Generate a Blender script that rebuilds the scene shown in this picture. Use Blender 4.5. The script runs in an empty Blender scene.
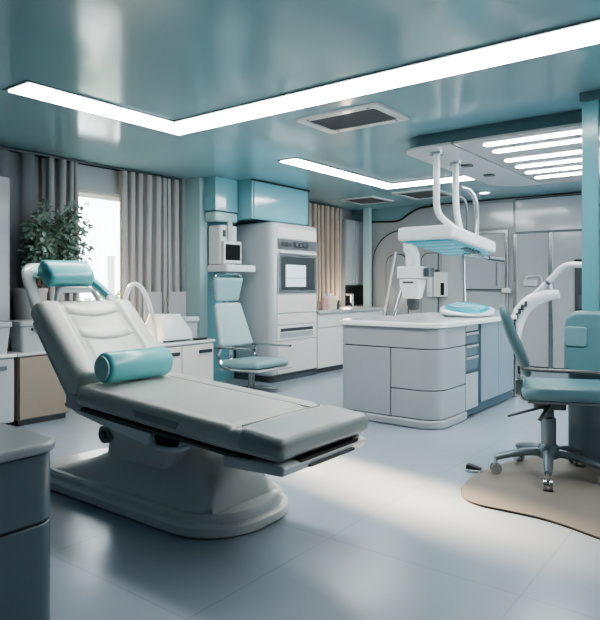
import bpy, bmesh, math, random
from mathutils import Vector, Matrix
random.seed(7)
C = bpy.context.scene.collection
PI = math.pi

# ------------------------------------------------------------------ survey
CAM_H, FPX, YAW, HOR = 1.2, 617.0, math.radians(37.3), 286.0
FW = Vector((math.cos(YAW), math.sin(YAW), 0)); RT = Vector((math.sin(YAW), -math.cos(YAW), 0))
EYE = Vector((0, 0, CAM_H))
def ray(x, y): return FW + RT * ((x - 300) / FPX) + Vector((0, 0, (HOR - y) / FPX))
def onX(x, y, v): r = ray(x, y); return EYE + r * (v / r.x)
def onY(x, y, v): r = ray(x, y); return EYE + r * (v / r.y)
def onZ(x, y, v): r = ray(x, y); return EYE + r * ((v - CAM_H) / r.z)

# ------------------------------------------------------------------ materials
def lin(c):
    return tuple((v / 12.92 if v <= .04045 else ((v + .055) / 1.055) ** 2.4) for v in c)
def hexc(h):
    return lin(tuple(int(h[i:i + 2], 16) / 255 for i in (0, 2, 4)))
MATS = {}
def mat(name, h, rough=.4, metal=0., var=.008, scale=.9, bump=0., bscale=80., coat=0., spec=.5, emit=0., ecol=None, trans=0., sheen=0., rvar=.015):
    m = bpy.data.materials.new(name); m.use_nodes = True
    nt = m.node_tree; b = nt.nodes['Principled BSDF']
    col = hexc(h)
    tc = nt.nodes.new('ShaderNodeTexCoord')
    nz = nt.nodes.new('ShaderNodeTexNoise'); nz.inputs['Scale'].default_value = scale; nz.inputs['Detail'].default_value = 1
    nt.links.new(tc.outputs['Object'], nz.inputs['Vector'])
    rp = nt.nodes.new('ShaderNodeValToRGB')
    rp.color_ramp.elements[0].position = .3; rp.color_ramp.elements[1].position = .7
    rp.color_ramp.elements[0].color = tuple(c * (1 - var) for c in col) + (1,)
    rp.color_ramp.elements[1].color = tuple(min(1, c * (1 + var)) for c in col) + (1,)
    nt.links.new(nz.outputs['Fac'], rp.inputs['Fac']); nt.links.new(rp.outputs['Color'], b.inputs['Base Color'])
    mr = nt.nodes.new('ShaderNodeMapRange'); mr.inputs['To Min'].default_value = max(0, rough - rvar); mr.inputs['To Max'].default_value = min(1, rough + rvar)
    nt.links.new(nz.outputs['Fac'], mr.inputs['Value']); nt.links.new(mr.outputs['Result'], b.inputs['Roughness'])
    b.inputs['Metallic'].default_value = metal
    b.inputs['Specular IOR Level'].default_value = spec
    b.inputs['Coat Weight'].default_value = coat
    b.inputs['Coat Roughness'].default_value = .1
    b.inputs['Sheen Weight'].default_value = sheen
    b.inputs['Transmission Weight'].default_value = trans
    if emit:
        b.inputs['Emission Color'].default_value = (hexc(ecol) if ecol else col) + (1,)
        b.inputs['Emission Strength'].default_value = emit
    if bump:
        n2 = nt.nodes.new('ShaderNodeTexNoise'); n2.inputs['Scale'].default_value = bscale
        nt.links.new(tc.outputs['Object'], n2.inputs['Vector'])
        bp = nt.nodes.new('ShaderNodeBump'); bp.inputs['Strength'].default_value = bump; bp.inputs['Distance'].default_value = .004
        nt.links.new(n2.outputs['Fac'], bp.inputs['Height']); nt.links.new(bp.outputs['Normal'], b.inputs['Normal'])
    MATS[name] = m
    return m
M = MATS
mat('wall_grey', 'a3a8ab', .5)
mat('panel_grey', 'b0b4b6', .18, coat=.8)
mat('panel_light', 'bbbfc1', .16, coat=.8)
mat('ceiling_teal', '8db4bd', .13, scale=1.2, var=.04, spec=.9)
mat('soffit_teal', '86a6ae', .2, spec=.6)
mat('teal_gloss', '86bdc8', .12, coat=.6)
mat('teal_dark', '4f6c75', .3)
mat('teal_post', '6aa5b0', .22, coat=.4)
mat('teal_pale', 'b4d3d8', .2, coat=.4)
mat('dark_trim', '2e3a40', .4)
mat('white_gloss', 'dfe4e6', .22, coat=.4)
mat('white_warm', 'e2e2dd', .3, coat=.3)
mat('white_mid', 'c3c9cc', .28, coat=.4)
mat('grey_body', 'a9b1b5', .3, coat=.3)
mat('locker_grey', '878e94', .3, coat=.3)
mat('blue_grey', 'a0a8ac', .3, coat=.25)
mat('blue_grey_dark', '5d707b', .3, coat=.3)
mat('door_blue', '8598a3', .3, coat=.3)
mat('slot_blue', '3d5560', .35)
mat('counter_white', 'eef0f0', .2, coat=.5)
mat('counter_grey', 'b7bcbe', .25)
mat('leather', 'd8dad5', .36, bump=.12, bscale=160, coat=.15)
mat('leather_grey', 'b9bdb8', .38, bump=.12, bscale=160, coat=.15)
mat('leather_foot', '98a3a3', .36, bump=.1, bscale=160, coat=.2)
mat('leather_seam', '8d9696', .5)
mat('aqua_vinyl', '78cbd1', .32, bump=.1, bscale=140, coat=.25)
mat('aqua_side', 'b0dfe2', .35, coat=.2)
mat('chair_teal', '678f98', .42, bump=.1, bscale=180)
mat('chair_teal_dark', '587780', .45, bump=.1, bscale=180)
mat('stool_pale', 'b2cbcf', .35, coat=.2)
mat('stool_teal', '9cbfc5', .35, coat=.2)
mat('console_teal', '688f97', .3, coat=.4)
mat('console_lid', '7a9fa6', .3, coat=.4)
mat('chair_base', 'd2d6d5', .3, coat=.35, var=.02)
mat('chair_base_dark', '848c8e', .35, coat=.2)
mat('metal', 'b4babd', .22, metal=.9)
mat('metal_dark', '666e73', .35, metal=.8)
mat('steel_blue', '7c8a92', .3, metal=.6)
mat('chrome', 'd4dadc', .1, metal=1.)
mat('black', '15181a', .4)
mat('black_gloss', '0d1012', .1, coat=.5)
mat('dark_grey', '43494d', .45)
mat('filter_grey', '484c50', .6, bump=.5, bscale=300)
mat('led', 'ffffff', .5, emit=9., ecol='faf8f4')
mat('bar_led', 'ffffff', .5, emit=10, ecol='faf8f4')
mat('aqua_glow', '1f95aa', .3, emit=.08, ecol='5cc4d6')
mat('aqua_strip', 'b4e6ee', .3, emit=.0)
mat('screen_glow', 'c8d2dc', .2, emit=.3, ecol='c4d0de')
mat('blind', 'a4adb4', .6, bump=.1)
mat('pot', '9b9d9e', .55)
mat('pot_soil', '3b3530', .9)
mat('stem_bark', '5b5347', .8)
mat('mat_tan', '7c7771', .5, bump=.15, bscale=120)
mat('mat_edge', '2f2f30', .5)
mat('beige_cab', '94897c', .4)
mat('jar_cream', 'dccfc0', .4)
mat('jar_pink', 'c9a79a', .4)
mat('garden', 'b4cbdc', .9)
mat('outside_post', '8e9498', .6)
mat('leaf_pale', '73855f', .7)

def curtain_mat(name, h):
    m = mat(name, h, .8, bump=.2, bscale=400, sheen=.2)
    return m
curtain_mat('curtain_dark', '71777d'); curtain_mat('curtain_mid', '999da0'); curtain_mat('curtain_light', 'adaeb0'); curtain_mat('curtain_beige', 'b7aa9d')

def leaf_material():
    m = mat('leaf', '7a9389', .42, var=.3, scale=14, coat=.2)
leaf_material()

def floor_material():
    m = mat('floor_tile', '99a5b2', .24, var=.004, scale=.7, spec=.5, rvar=.01)
    nt = m.node_tree; b = nt.nodes['Principled BSDF']
    base = b.inputs['Base Color'].links[0].from_socket
    tc = nt.nodes.new('ShaderNodeTexCoord')
    mp = nt.nodes.new('ShaderNodeMapping'); mp.inputs['Location'].default_value = (-2.42, -.77, 0)
    nt.links.new(tc.outputs['Object'], mp.inputs['Vector'])
    sp = nt.nodes.new('ShaderNodeSeparateXYZ'); nt.links.new(mp.outputs['Vector'], sp.inputs[0])
    outs = []
    for ax in ('X', 'Y'):
        a = nt.nodes.new('ShaderNodeMath'); a.operation = 'PINGPONG'; a.inputs[1].default_value = .45
        nt.links.new(sp.outputs[ax], a.inputs[0])
        c = nt.nodes.new('ShaderNodeMath'); c.operation = 'LESS_THAN'; c.inputs[1].default_value = .0045
        nt.links.new(a.outputs[0], c.inputs[0]); outs.append(c)
    mx = nt.nodes.new('ShaderNodeMath'); mx.operation = 'MAXIMUM'
    nt.links.new(outs[0].outputs[0], mx.inputs[0]); nt.links.new(outs[1].outputs[0], mx.inputs[1])
    mix = nt.nodes.new('ShaderNodeMix'); mix.data_type = 'RGBA'
    nt.links.new(mx.outputs[0], mix.inputs['Factor']); nt.links.new(base, mix.inputs['A'])
    mix.inputs['B'].default_value = hexc('929ca6') + (1,)
    nt.links.new(mix.outputs['Result'], b.inputs['Base Color'])
floor_material()

def glass_material():
    m = bpy.data.materials.new('glass'); m.use_nodes = True
    nt = m.node_tree; b = nt.nodes['Principled BSDF']
    tr = nt.nodes.new('ShaderNodeBsdfTransparent'); tr.inputs[0].default_value = (.96, .98, .98, 1)
    gl = nt.nodes.new('ShaderNodeBsdfGlossy'); gl.inputs['Roughness'].default_value = .02
    fr = nt.nodes.new('ShaderNodeFresnel'); fr.inputs['IOR'].default_value = 1.45
    mx = nt.nodes.new('ShaderNodeMixShader')
    nt.links.new(fr.outputs[0], mx.inputs[0]); nt.links.new(tr.outputs[0], mx.inputs[1]); nt.links.new(gl.outputs[0], mx.inputs[2])
    nt.links.new(mx.outputs[0], nt.nodes['Material Output'].inputs['Surface'])
    MATS['glass'] = m
glass_material()

# ------------------------------------------------------------------ mesh helpers
class MB:
    def __init__(s): s.bm = bmesh.new()
    def poly_prism(s, pts, z0, z1):
        bm = s.bm
        a = [bm.verts.new((p[0], p[1], z0)) for p in pts]; b = [bm.verts.new((p[0], p[1], z1)) for p in pts]
        n = len(pts)
        bm.faces.new(a[::-1]); bm.faces.new(b)
        for i in range(n): bm.faces.new((a[i], a[(i + 1) % n], b[(i + 1) % n], b[i]))
        return s
    def box(s, x0, x1, y0, y1, z0, z1):
        return s.poly_prism([(x0, y0), (x1, y0), (x1, y1), (x0, y1)], z0, z1)
    def rbox(s, x0, x1, y0, y1, z0, z1, r, seg=6):
        return s.poly_prism(rrect(x0, x1, y0, y1, r, seg), z0, z1)
    def prism_ax(s, pts, a0, a1, axis):
        """profile in the two other axes, extruded along axis ('X': pts=(y,z); 'Y': pts=(x,z))"""
        bm = s.bm
        f = (lambda p, t: (t, p[0], p[1])) if axis == 'X' else (lambda p, t: (p[0], t, p[1]))
        a = [bm.verts.new(f(p, a0)) for p in pts]; b = [bm.verts.new(f(p, a1)) for p in pts]
        n = len(pts)
        bm.faces.new(a); bm.faces.new(b[::-1])
        for i in range(n): bm.faces.new((a[(i + 1) % n], a[i], b[i], b[(i + 1) % n]))
        return s
    def loft(s, rings, cap=True, closed=False):
        bm = s.bm
        vs = [[bm.verts.new(p) for p in r] for r in rings]
        n = len(vs[0])
        for k in range(len(vs) - 1 + (1 if closed else 0)):
            a, b = vs[k], vs[(k + 1) % len(vs)]
            for i in range(n): bm.faces.new((a[i], a[(i + 1) % n], b[(i + 1) % n], b[i]))
        if cap and not closed:
            bm.faces.new(vs[0][::-1]); bm.faces.new(vs[-1])
        return s
    def tube(s, pts, r, n=12, cap=True, flat=None):
        pts = [Vector(p) for p in pts]
        rings = []; ref = None
        for i, p in enumerate(pts):
            t = (pts[min(i + 1, len(pts) - 1)] - pts[max(i - 1, 0)]).normalized()
            if ref is None:
                ref = Vector((0, 0, 1)) if abs(t.z) < .9 else Vector((1, 0, 0))
            u = t.cross(ref).normalized(); w = u.cross(t).normalized(); ref = w
            rr = r[i] if isinstance(r, (list, tuple)) else r
            fu, fw = flat if flat else (1, 1)
            rings.append([p + u * rr * fu * math.cos(2 * PI * k / n) + w * rr * fw * math.sin(2 * PI * k / n) for k in range(n)])
        return s.loft(rings, cap)
    def lathe(s, prof, c=(0, 0), n=24):
        rings = [[(c[0] + r * math.cos(2 * PI * k / n), c[1] + r * math.sin(2 * PI * k / n), z) for k in range(n)] for r, z in prof]
        return s.loft(rings)
    def cyl(s, c, r, z0, z1, n=24): return s.lathe([(r, z0), (r, z1)], c, n)
    def xform(s, mtx): bmesh.ops.transform(s.bm, matrix=mtx, verts=s.bm.verts); return s

def rrect(x0, x1, y0, y1, r, seg=6):
    rs = r if isinstance(r, (list, tuple)) else [r] * 4          # order: (x0,y0) (x1,y0) (x1,y1) (x0,y1)
    out = []
    for (cx, cy, sx, sy, a0, q) in ((x0, y0, 1, 1, PI, rs[0]), (x1, y0, -1, 1, 1.5 * PI, rs[1]), (x1, y1, -1, -1, 0, rs[2]), (x0, y1, 1, -1, .5 * PI, rs[3])):
        if q <= 1e-5: out.append((cx, cy)); continue
        ox, oy = cx + sx * q, cy + sy * q
        for k in range(seg + 1):
            a = a0 + .5 * PI * k / seg
            out.append((ox + q * math.cos(a), oy + q * math.sin(a)))
    return out

def smooth(pts, n=8):
    """Catmull-Rom through the points"""
    P = [Vector(p) for p in pts]; P = [2 * P[0] - P[1]] + P + [2 * P[-1] - P[-2]]
    out = []
    for i in range(1, len(P) - 2):
        p0, p1, p2, p3 = P[i - 1:i + 3]
        for k in range(n):
            t = k / n
            out.append(.5 * ((2 * p1) + (p2 - p0) * t + (2 * p0 - 5 * p1 + 4 * p2 - p3) * t * t + (3 * p1 - p0 - 3 * p2 + p3) * t ** 3))
    out.append(P[-2]); return out

def obj(name, mb, m, parent=None, bev=0., seg=2, smooth_angle=35, kind=None, label=None, sub=0, solid=0.):
    """world coordinates in; the mesh is stored relative to its thing's base point"""
    bm = mb.bm
    bmesh.ops.recalc_face_normals(bm, faces=bm.faces)
    base = Vector((0, 0, 0)); p = parent
    while p is not None: base = base + p.location; p = p.parent
    if parent is not None: bmesh.ops.translate(bm, vec=-base, verts=bm.verts)
    me = bpy.data.meshes.new(name); bm.to_mesh(me); bm.free()
    for f in me.polygons: f.use_smooth = True
    me.set_sharp_from_angle(angle=math.radians(smooth_angle))
    me.materials.append(M[m] if isinstance(m, str) else m)
    o = bpy.data.objects.new(name, me); C.objects.link(o); o.parent = parent
    if solid:
        s = o.modifiers.new('solid', 'SOLIDIFY'); s.thickness = solid; s.offset = 0
    if bev:
        b = o.modifiers.new('bevel', 'BEVEL'); b.width = bev; b.segments = seg; b.limit_method = 'ANGLE'; b.angle_limit = math.radians(38); b.harden_normals = True
    if sub:
        b = o.modifiers.new('sub', 'SUBSURF'); b.levels = sub; b.render_levels = sub
    if kind: o['kind'] = kind
    if label: o['label'] = label
    return o
def tag(o, label, cat, group=None, kind=None):
    o['label'] = label; o['category'] = cat
    if group: o['group'] = group
    if kind: o['kind'] = kind
    return o
def thing(name, label, cat, loc=(0, 0, 0), group=None):
    o = bpy.data.objects.new(name, None); C.objects.link(o); o.location = loc; o.empty_display_size = .1
    return tag(o, label, cat, group)
def struct(name, mb, m, parent=None, **k): return obj(name, mb, m, parent, kind='structure', **k)
def dup(root, loc, label, rotz=0):
    r = root.copy(); C.objects.link(r); r.location = loc; r['label'] = label
    if rotz: r.rotation_euler = (0, 0, rotz)
    for ch in list(root.children):
        c = ch.copy(); C.objects.link(c); c.parent = r
        for g in list(ch.children):
            d = g.copy(); C.objects.link(d); d.parent = c
    return r

def rr_ring(a, b, r, nt=40, nb=6, na=5, br=None):
    """rounded-rect section, top side finely sampled: list of (x, w, top)"""
    out = []
    for i in range(nt + 1): out.append((-(a - r) + 2 * (a - r) * i / nt, b, 1))
    for i in range(1, na + 1):
        t = PI / 2 - PI / 2 * i / na; out.append((a - r + r * math.cos(t), b - r + r * math.sin(t), math.sin(t)))
    for i in range(na + 1):
        t = -PI / 2 * i / na; out.append((a - r + r * math.cos(t), -b + r + r * math.sin(t), 0))
    for i in range(1, nb): out.append((a - r - 2 * (a - r) * i / nb, -b, 0))
    for i in range(na + 1):
        t = -PI / 2 - PI / 2 * i / na; out.append((-(a - r) + r * math.cos(t), -b + r + r * math.sin(t), 0))
    for i in range(na):
        t = PI - PI / 2 * i / na; out.append((-(a - r) + r * math.cos(t), b - r + r * math.sin(t), math.sin(t)))
    return out
def slab(mb, P0, P1, side, half_w, half_t, rnd, disp=None, nst=44, end_r=None, bow=0., wfun=None, tfun=None):
    """upholstered slab from P0 to P1 (mid-plane), side = unit width direction"""
    P0, P1, side = Vector(P0), Vector(P1), Vector(side)
    T = (P1 - P0); L = T.length; T.normalize(); N = side.cross(T).normalized()
    if N.z < 0: N = -N
    er = end_r or rnd
    st = [er * (1 - math.cos(PI / 2 * k / 6)) for k in range(7)]
    st = st + [er + (L - 2 * er) * k / nst for k in range(1, nst)] + [L - v for v in reversed(st)]
    rings = []
    for d in st:
        e = min(d, L - d)
        ins = 0 if e >= er else er - math.sqrt(max(0, er * er - (er - e) ** 2))
        s = d / L
        aw = half_w * (wfun(s) if wfun else 1); at = half_t * (tfun(s) if tfun else 1)
        a = max(aw - ins * .9, .01); b = max(at - ins * (at / max(er, at)), .004); r = min(rnd, a * .9, b * .95)
        c = P0 + T * d + N * bow * math.sin(PI * s)
        ring = []
        for (x, w, top) in rr_ring(a, b, r):
            p = c + side * x + N * w
            if disp and top > 0: p = p + N * (disp(x / half_w, s) * top * (1 if ins == 0 else max(0, 1 - ins / er)))
            ring.append(p)
        rings.append(ring)
    return mb.loft(rings)
def gs(x, w): return math.exp(-(x / w) ** 2)

# ------------------------------------------------------------------ camera
cam = bpy.data.cameras.new('camera'); co = bpy.data.objects.new('camera', cam); C.objects.link(co)
co.location = EYE; co.rotation_euler = (PI / 2, 0, YAW - PI / 2)
cam.sensor_fit = 'HORIZONTAL'; cam.sensor_width = 36; cam.lens = 36 * FPX / 600; cam.shift_y = -(310 - HOR) / 600
cam.clip_start = .05
bpy.context.scene.camera = co

# ------------------------------------------------------------------ room shell
H = 2.5; XF = 9.1; YB = 5.8; XL = -2.2; YR = -1.6
struct('floor', MB().box(XL, XF + .1, YR, YB + .1, -.1, 0), 'floor_tile')
struct('ceiling', MB().box(XL, XF + .1, YR, YB + .1, H, H + .1), 'ceiling_teal')
WX0, WX1, WZ0, WZ1 = 3.45, 4.42, .7, 2.2
b = MB().box(XL, WX0, YB, YB + .1, 0, H).box(WX1, XF + .1, YB, YB + .1, 0, H).box(WX0, WX1, YB, YB + .1, 0, WZ0).box(WX0, WX1, YB, YB + .1, WZ1, H)
struct('wall_back', b, 'wall_grey')
struct('wall_left', MB().box(XL - .1, XL, YR, YB, 0, H), 'blue_grey_dark')
b = MB().box(XL, 5.0, YR - .1, YR, 0, H).box(8.8, XF, YR - .1, YR, 0, H).box(5.0, 8.8, YR - .1, YR, 0, .5).box(5.0, 8.8, YR - .1, YR, 2.3, H)
struct('wall_right', b, 'wall_grey')
w = bpy.data.objects.new('added_fill_window', None); C.objects.link(w); w.location = (6.9, YR, .5); w['kind'] = 'structure'  # unseen window, added so daylight fills the back of the room
b = MB()
for (x0, x1, z0, z1) in ((5.0, 5.06, .5, 2.3), (8.74, 8.8, .5, 2.3), (6.87, 6.93, .5, 2.3), (5.0, 8.8, .5, .56), (5.0, 8.8, 2.24, 2.3)): b.box(x0, x1, YR - .08, YR - .03, z0, z1)
obj('window_frame', b, 'white_gloss', w, bev=.004)
obj('pane', MB().box(5.06, 8.74, YR - .058, YR - .052, .56, 2.24), 'glass', w)
struct('wall_far', MB().box(XF, XF + .1, YR, YB, 0, H), 'panel_grey')
# window
w = bpy.data.objects.new('window_1', None); C.objects.link(w); w.location = (3.93, YB, WZ0); w['kind'] = 'structure'
b = MB()
for (x0, x1, z0, z1) in ((WX0, WX0 + .05, WZ0, WZ1), (WX1 - .05, WX1, WZ0, WZ1), (WX0, WX1, WZ0, WZ0 + .05), (WX0, WX1, WZ1 - .05, WZ1)):
    b.box(x0, x1, YB + .03, YB + .08, z0, z1)
obj('window_frame', b, 'white_gloss', w, bev=.004)
obj('pane', MB().box(WX0 + .05, WX1 - .05, YB + .05, YB + .056, WZ0 + .05, WZ1 - .05), 'glass', w)
obj('window_sill', MB().box(WX0 - .03, WX1 + .03, YB - .06, YB + .03, WZ0 - .03, WZ0), 'white_gloss', w, bev=.006)
obj('blind_cassette', MB().box(WX0, WX1, YB - .03, YB, WZ1 + .01, H - .02), 'blind', w, bev=.006)
# ceiling line trims
struct('trim_1', MB().box(XL, 5.2, YB - .02, YB, H - .025, H), 'dark_trim')
struct('trim_2', MB().box(XF - .02, XF, 1.0, 4.3, H - .02, H), 'dark_trim')
# teal columns of the wall line
struct('trim_3', MB().box(5.14, 5.27, 5.42, YB, 0, H), 'teal_pale', bev=.006)
struct('trim_4', MB().box(5.27, 5.84, 5.52, YB, 0, H), 'teal_gloss')
pc = onZ(369, 209, H)
struct('trim_5', MB().box(8.86, 8.94, 5.3, 5.42, 0, H), 'teal_pale', bev=.006)
# near right partition and its teal post (post stands behind the console)
struct('wall_partition', MB().box(4.52, 4.57, YR, .89, 0, H), 'panel_grey')
struct('trim_6', MB().box(4.455, 4.6, .905, 1.01, 0, H), 'teal_post', bev=.008)
struct('trim_7', MB().box(4.44, 4.62, YR, 1.02, H - .06, H), 'teal_dark')
struct('trim_8', MB().box(5.08, 5.14, 5.66, YB, 0, H), 'blue_grey')

# far wall panelling -------------------------------------------------
def yz(x, y, X=XF): p = onX(x, y, X); return p.y, p.z
def rounded_panel(name, pl, m, X0, X1, parent=None, **k):
    return obj(name, MB().prism_ax(pl, X0, X1, 'X'), m, parent, **k)
# curved dark soffit line where the ceiling cove dips at the back
ts = smooth([(YB - .05, 2.30), (5.3, 2.285), (4.95, 2.27), (4.78, 2.29), (4.62, 2.37), (4.5, 2.43), (4.3, 2.45), (4.2, 2.46)], 6)if False else smooth([(XF - .015, y, z) for y, z in ((5.78, 2.30), (5.3, 2.285), (4.98, 2.27), (4.84, 2.29), (4.68, 2.38), (4.5, 2.455), (4.25, 2.475), (4.15, 2.48))], 6)
struct('trim_9', MB().tube(ts, .016, 8), 'black')
pts = [(p.y, p.z) for p in ts] + [(4.15, H), (5.78, H)]
struct('trim_10', MB().prism_ax(pts, XF - .012, XF, 'X'), 'soffit_teal')

# garden outside the window
struct('ground', MB().box(-4, 16, YB + .1, 16, -.3, -.1).box(-4, 16, -12, YR - .1, -.3, -.1), 'garden')

# ------------------------------------------------------------------ lights in the ceiling
def led_strip(label, plan, width_pts):
    t = thing('ceiling_light', label, 'ceiling light', (plan[0][0], plan[0][1], H), 'recessed ceiling light lines')
    return t
def lshape(t, poly, inner):
    obj('trim_frame', MB().poly_prism(poly, H - .012, H - .001), 'metal', t)
    obj('diffuser', MB().poly_prism(inner, H - .018, H - .008), 'led', t)
t = thing('ceiling_light', 'long L-shaped recessed white light line running across the near ceiling to the right edge', 'ceiling light', (2.1, 3.8, H))
x0, y0, x1, y1 = 2.05, 3.72, 3.58, 4.03
o_ = [(x0, y0), (3.25, y0), (3.25, YR + .1), (x1, YR + .1), (x1, y1), (x0, y1)]
i_ = [(x0 + .025, y0 + .03), (3.28, y0 + .03), (3.28, YR + .13), (x1 - .03, YR + .13), (x1 - .03, y1 - .03), (x0 + .025, y1 - .03)]
lshape(t, o_, i_)
t = thing('ceiling_light', 'shorter L-shaped recessed white light line farther back, over the oven unit', 'ceiling light', (4.95, 3.9, H))
o_ = [(4.93, 3.8), (6.9, 3.8), (6.9, 2.72), (7.22, 2.72), (7.22, 4.05), (4.93, 4.05)]
i_ = [(4.95, 3.82), (6.93, 3.82), (6.93, 2.74), (7.19, 2.74), (7.19, 4.03), (4.95, 4.03)]
lshape(t, o_, i_)

def vent(label, x0, x1, y0, y1, fr=.07):
    t = thing('ceiling_vent', label, 'air vent', ((x0 + x1) / 2, (y0 + y1) / 2, H), 'ceiling vents')
    b = MB()
    out = rrect(x0, x1, y0, y1, .03, 4); inn = rrect(x0 + fr, x1 - fr, y0 + fr, y1 - fr, .03, 4)
    b.loft([[(p[0], p[1], H - .001) for p in out], [(p[0], p[1], H - .02) for p in out], [(p[0], p[1], H - .02) for p in inn], [(p[0], p[1], H - .001) for p in inn]], cap=False)
    obj('frame', b, 'white_gloss', t)
    f = obj('filter', MB().poly_prism(inn, H - .010, H - .004), 'filter_grey', t)
    for px in (x0 + fr / 2, x1 - fr / 2):
        for py in (y0 + .1, y1 - .1):
            obj('screw', MB().cyl((px, py), .011, H - .024, H - .018, 10), 'metal_dark', t)
    return t
vent('white framed ceiling vent with dark grey filter in the middle of the near ceiling', 3.79, 4.29, 2.2, 2.94)
vent('small white framed ceiling vent far back between the lamp arm and the light line', 7.6, 8.35, 3.55, 4.2, .06)
vent('small ceiling vent farthest back, above the arched wall panel', 7.7, 8.35, 4.55, 5.15, .05)
t = thing('downlight', 'small round recessed downlight at the far end of the ceiling', 'ceiling light', (8.35, 3.15, H))
obj('ring', MB().lathe([(.09, H - .001), (.09, H - .012), (.065, H - .014), (.065, H - .001)], (8.35, 3.15)), 'white_gloss', t)
obj('bulb', MB().cyl((8.35, 3.15), .062, H - .012, H - .004), 'bar_led', t)

# dropped canopy with light bars
t = thing('ceiling_canopy', 'white dropped ceiling canopy with glowing light bars above the island', 'ceiling panel', (6, 1.8, H))
obj('fascia', MB().poly_prism(rrect(4.86, 7.36, .75, 2.58, [.02, .02, .42, .2], 8), 2.395, H), 'teal_dark', t)
obj('plain_panel', MB().poly_prism(rrect(4.84, 7.38, 2.11, 2.6, [.0, .0, .42, .2], 8), 2.375, 2.4), 'white_mid', t, bev=.006)
obj('light_box', MB().poly_prism(rrect(4.84, 7.38, .73, 2.095, .0), 2.375, 2.4), 'panel_light', t, bev=.006)
for bx, by in ((5.03, 1.9), (5.33, 1.93), (5.78, 1.98), (6.15, 2.0), (6.52, 2.02), (6.88, 2.03)):
    obj('light_bar', MB().rbox(bx - .05, bx + .05, 1.0, by, 2.369, 2.376, .045), 'bar_led', t)
for sx, sy in ((5.75, 2.34), (6.4, 2.36)):
    obj('spot_cap', MB().rbox(sx - .05, sx + .05, sy - .05, sy + .05, 2.362, 2.376, .02), 'metal_dark', t)

# ------------------------------------------------------------------ curtains
def curtain(label, x0, x1, y, m, folds, amp, seed, group='grey curtains on the window wall', z0=.03, z1=2.47):
    rnd = random.Random(seed)
    n = int(folds * 14); ph = [rnd.uniform(.6, 1.4) for _ in range(int(folds) + 3)]
    cum = [0]
    for p in ph: cum.append(cum[-1] + p)
    tot = cum[int(folds)]
    bm = bmesh.new(); rows = []
    nz = 14
    for k in range(nz + 1):
        v = k / nz; z = z0 + (z1 - z0) * v; row = []
        for i in range(n + 1):
            u = i / n; c = u * tot
            j = 0
            while j < int(folds) - 1 and cum[j + 1] < c: j += 1
            fr = (c - cum[j]) / ph[j]
            a = amp * (.55 + .6 * (ph[j] - .6)) * (1 - .25 * math.sin(3 * v + j))
            yy = y + a * math.cos(2 * PI * fr) + .012 * math.sin(9 * u + 2.5 * v + seed)
            xx = x0 + (x1 - x0) * u + .015 * math.sin(2 * PI * fr * 2) + .02 * (1 - v) * math.sin(5 * u + seed)
            row.append(bm.verts.new((xx, yy, z)))
        rows.append(row)
    for a, b2 in zip(rows, rows[1:]):
        for i in range(n): bm.faces.new((a[i], a[i + 1], b2[i + 1], b2[i]))
    mb = MB(); mb.bm.free(); mb.bm = bm
    o = obj('curtain', mb, m, smooth_angle=80)
    return tag(o, label, 'curtain', group)
curtain('dark grey curtain at the far left, behind the potted tree', 1.6, 3.27, 5.70, 'curtain_dark', 7, .05, 1)
curtain('mid grey gathered curtain just left of the bright window', 3.31, 3.69, 5.70, 'curtain_mid', 4, .05, 2)
curtain('light grey pleated curtain right of the bright window', 4.2, 5.06, 5.68, 'curtain_light', 8, .05, 3)
curtain('beige curtain lit warm from below, right of the oven unit', 6.95, 8.5, 5.62, 'curtain_beige', 12, .05, 5, 'beige curtain', .95)
tag(obj('curtain_rail', MB().tube([(1.5, 5.67, 2.485), (5.06, 5.67, 2.485)], .013, 8), 'metal_dark'), 'thin dark curtain rail under the ceiling along the window wall', 'curtain rail')

# ------------------------------------------------------------------ outside: shrubs and post
def leaf_cloud(mb, c, rad, n, size, rnd, surf=.3):
    bm = mb.bm
    for _ in range(n):
        while True:
            d = Vector((rnd.uniform(-1, 1), rnd.uniform(-1, 1), rnd.uniform(-1, 1)))
            if surf < d.length < 1: break
        p = Vector(c) + Vector((d.x * rad[0], d.y * rad[1], d.z * rad[2]))
        leaf(bm, p, size * rnd.uniform(.7, 1.3), d, rnd)
def leaf(bm, p, s, out, rnd):
    t = (Vector(out).normalized() * .7 + Vector((rnd.uniform(-1, 1), rnd.uniform(-1, 1), rnd.uniform(-.9, .5)))).normalized()
    u = t.cross(Vector((rnd.uniform(-1, 1), rnd.uniform(-1, 1), 1))).normalized(); nn = u.cross(t)
    w = s * .23
    v = [p, p + t * s * .35 + u * w + nn * s * .04, p + t * s * .7 + u * w * .8, p + t * s - nn * s * .1, p + t * s * .7 - u * w * .8, p + t * s * .35 - u * w + nn * s * .04]
    q = [bm.verts.new(a) for a in v]
    m1 = bm.verts.new(p + t * s * .5 - nn * s * .06)
    for i in range(6): bm.faces.new((q[i], q[(i + 1) % 6], m1))
rnd = random.Random(4)
for k, (sx, sy, h, lb) in enumerate(((5.1, 8.3, 1.1, 'pale green shrub outside the window, left of the grey post'), (6.35, 8.9, 1.0, 'pale green shrub outside the window, right of the grey post'))):
    t = thing('garden_shrub', lb, 'shrub', (sx, sy, -.1), 'shrubs outside the window')
    b = MB(); leaf_cloud(b, (sx, sy, h * .55), (.4, .4, h * .6), 420, .12, rnd); obj('foliage', b, 'leaf_pale', t, smooth_angle=180)
    obj('stem', MB().tube([(sx, sy, -.1), (sx + .02, sy, h * .5)], .03, 8), 'stem_bark', t)
pp = onY(111, 256, 8.0)
t = thing('garden_post', 'slim grey post standing outside the window', 'post', (pp.x, 8.0, -.1))
obj('shaft', MB().box(pp.x - .04, pp.x + .04, 7.96, 8.04, -.1, pp.z - .02), 'outside_post', t, bev=.006)
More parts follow.
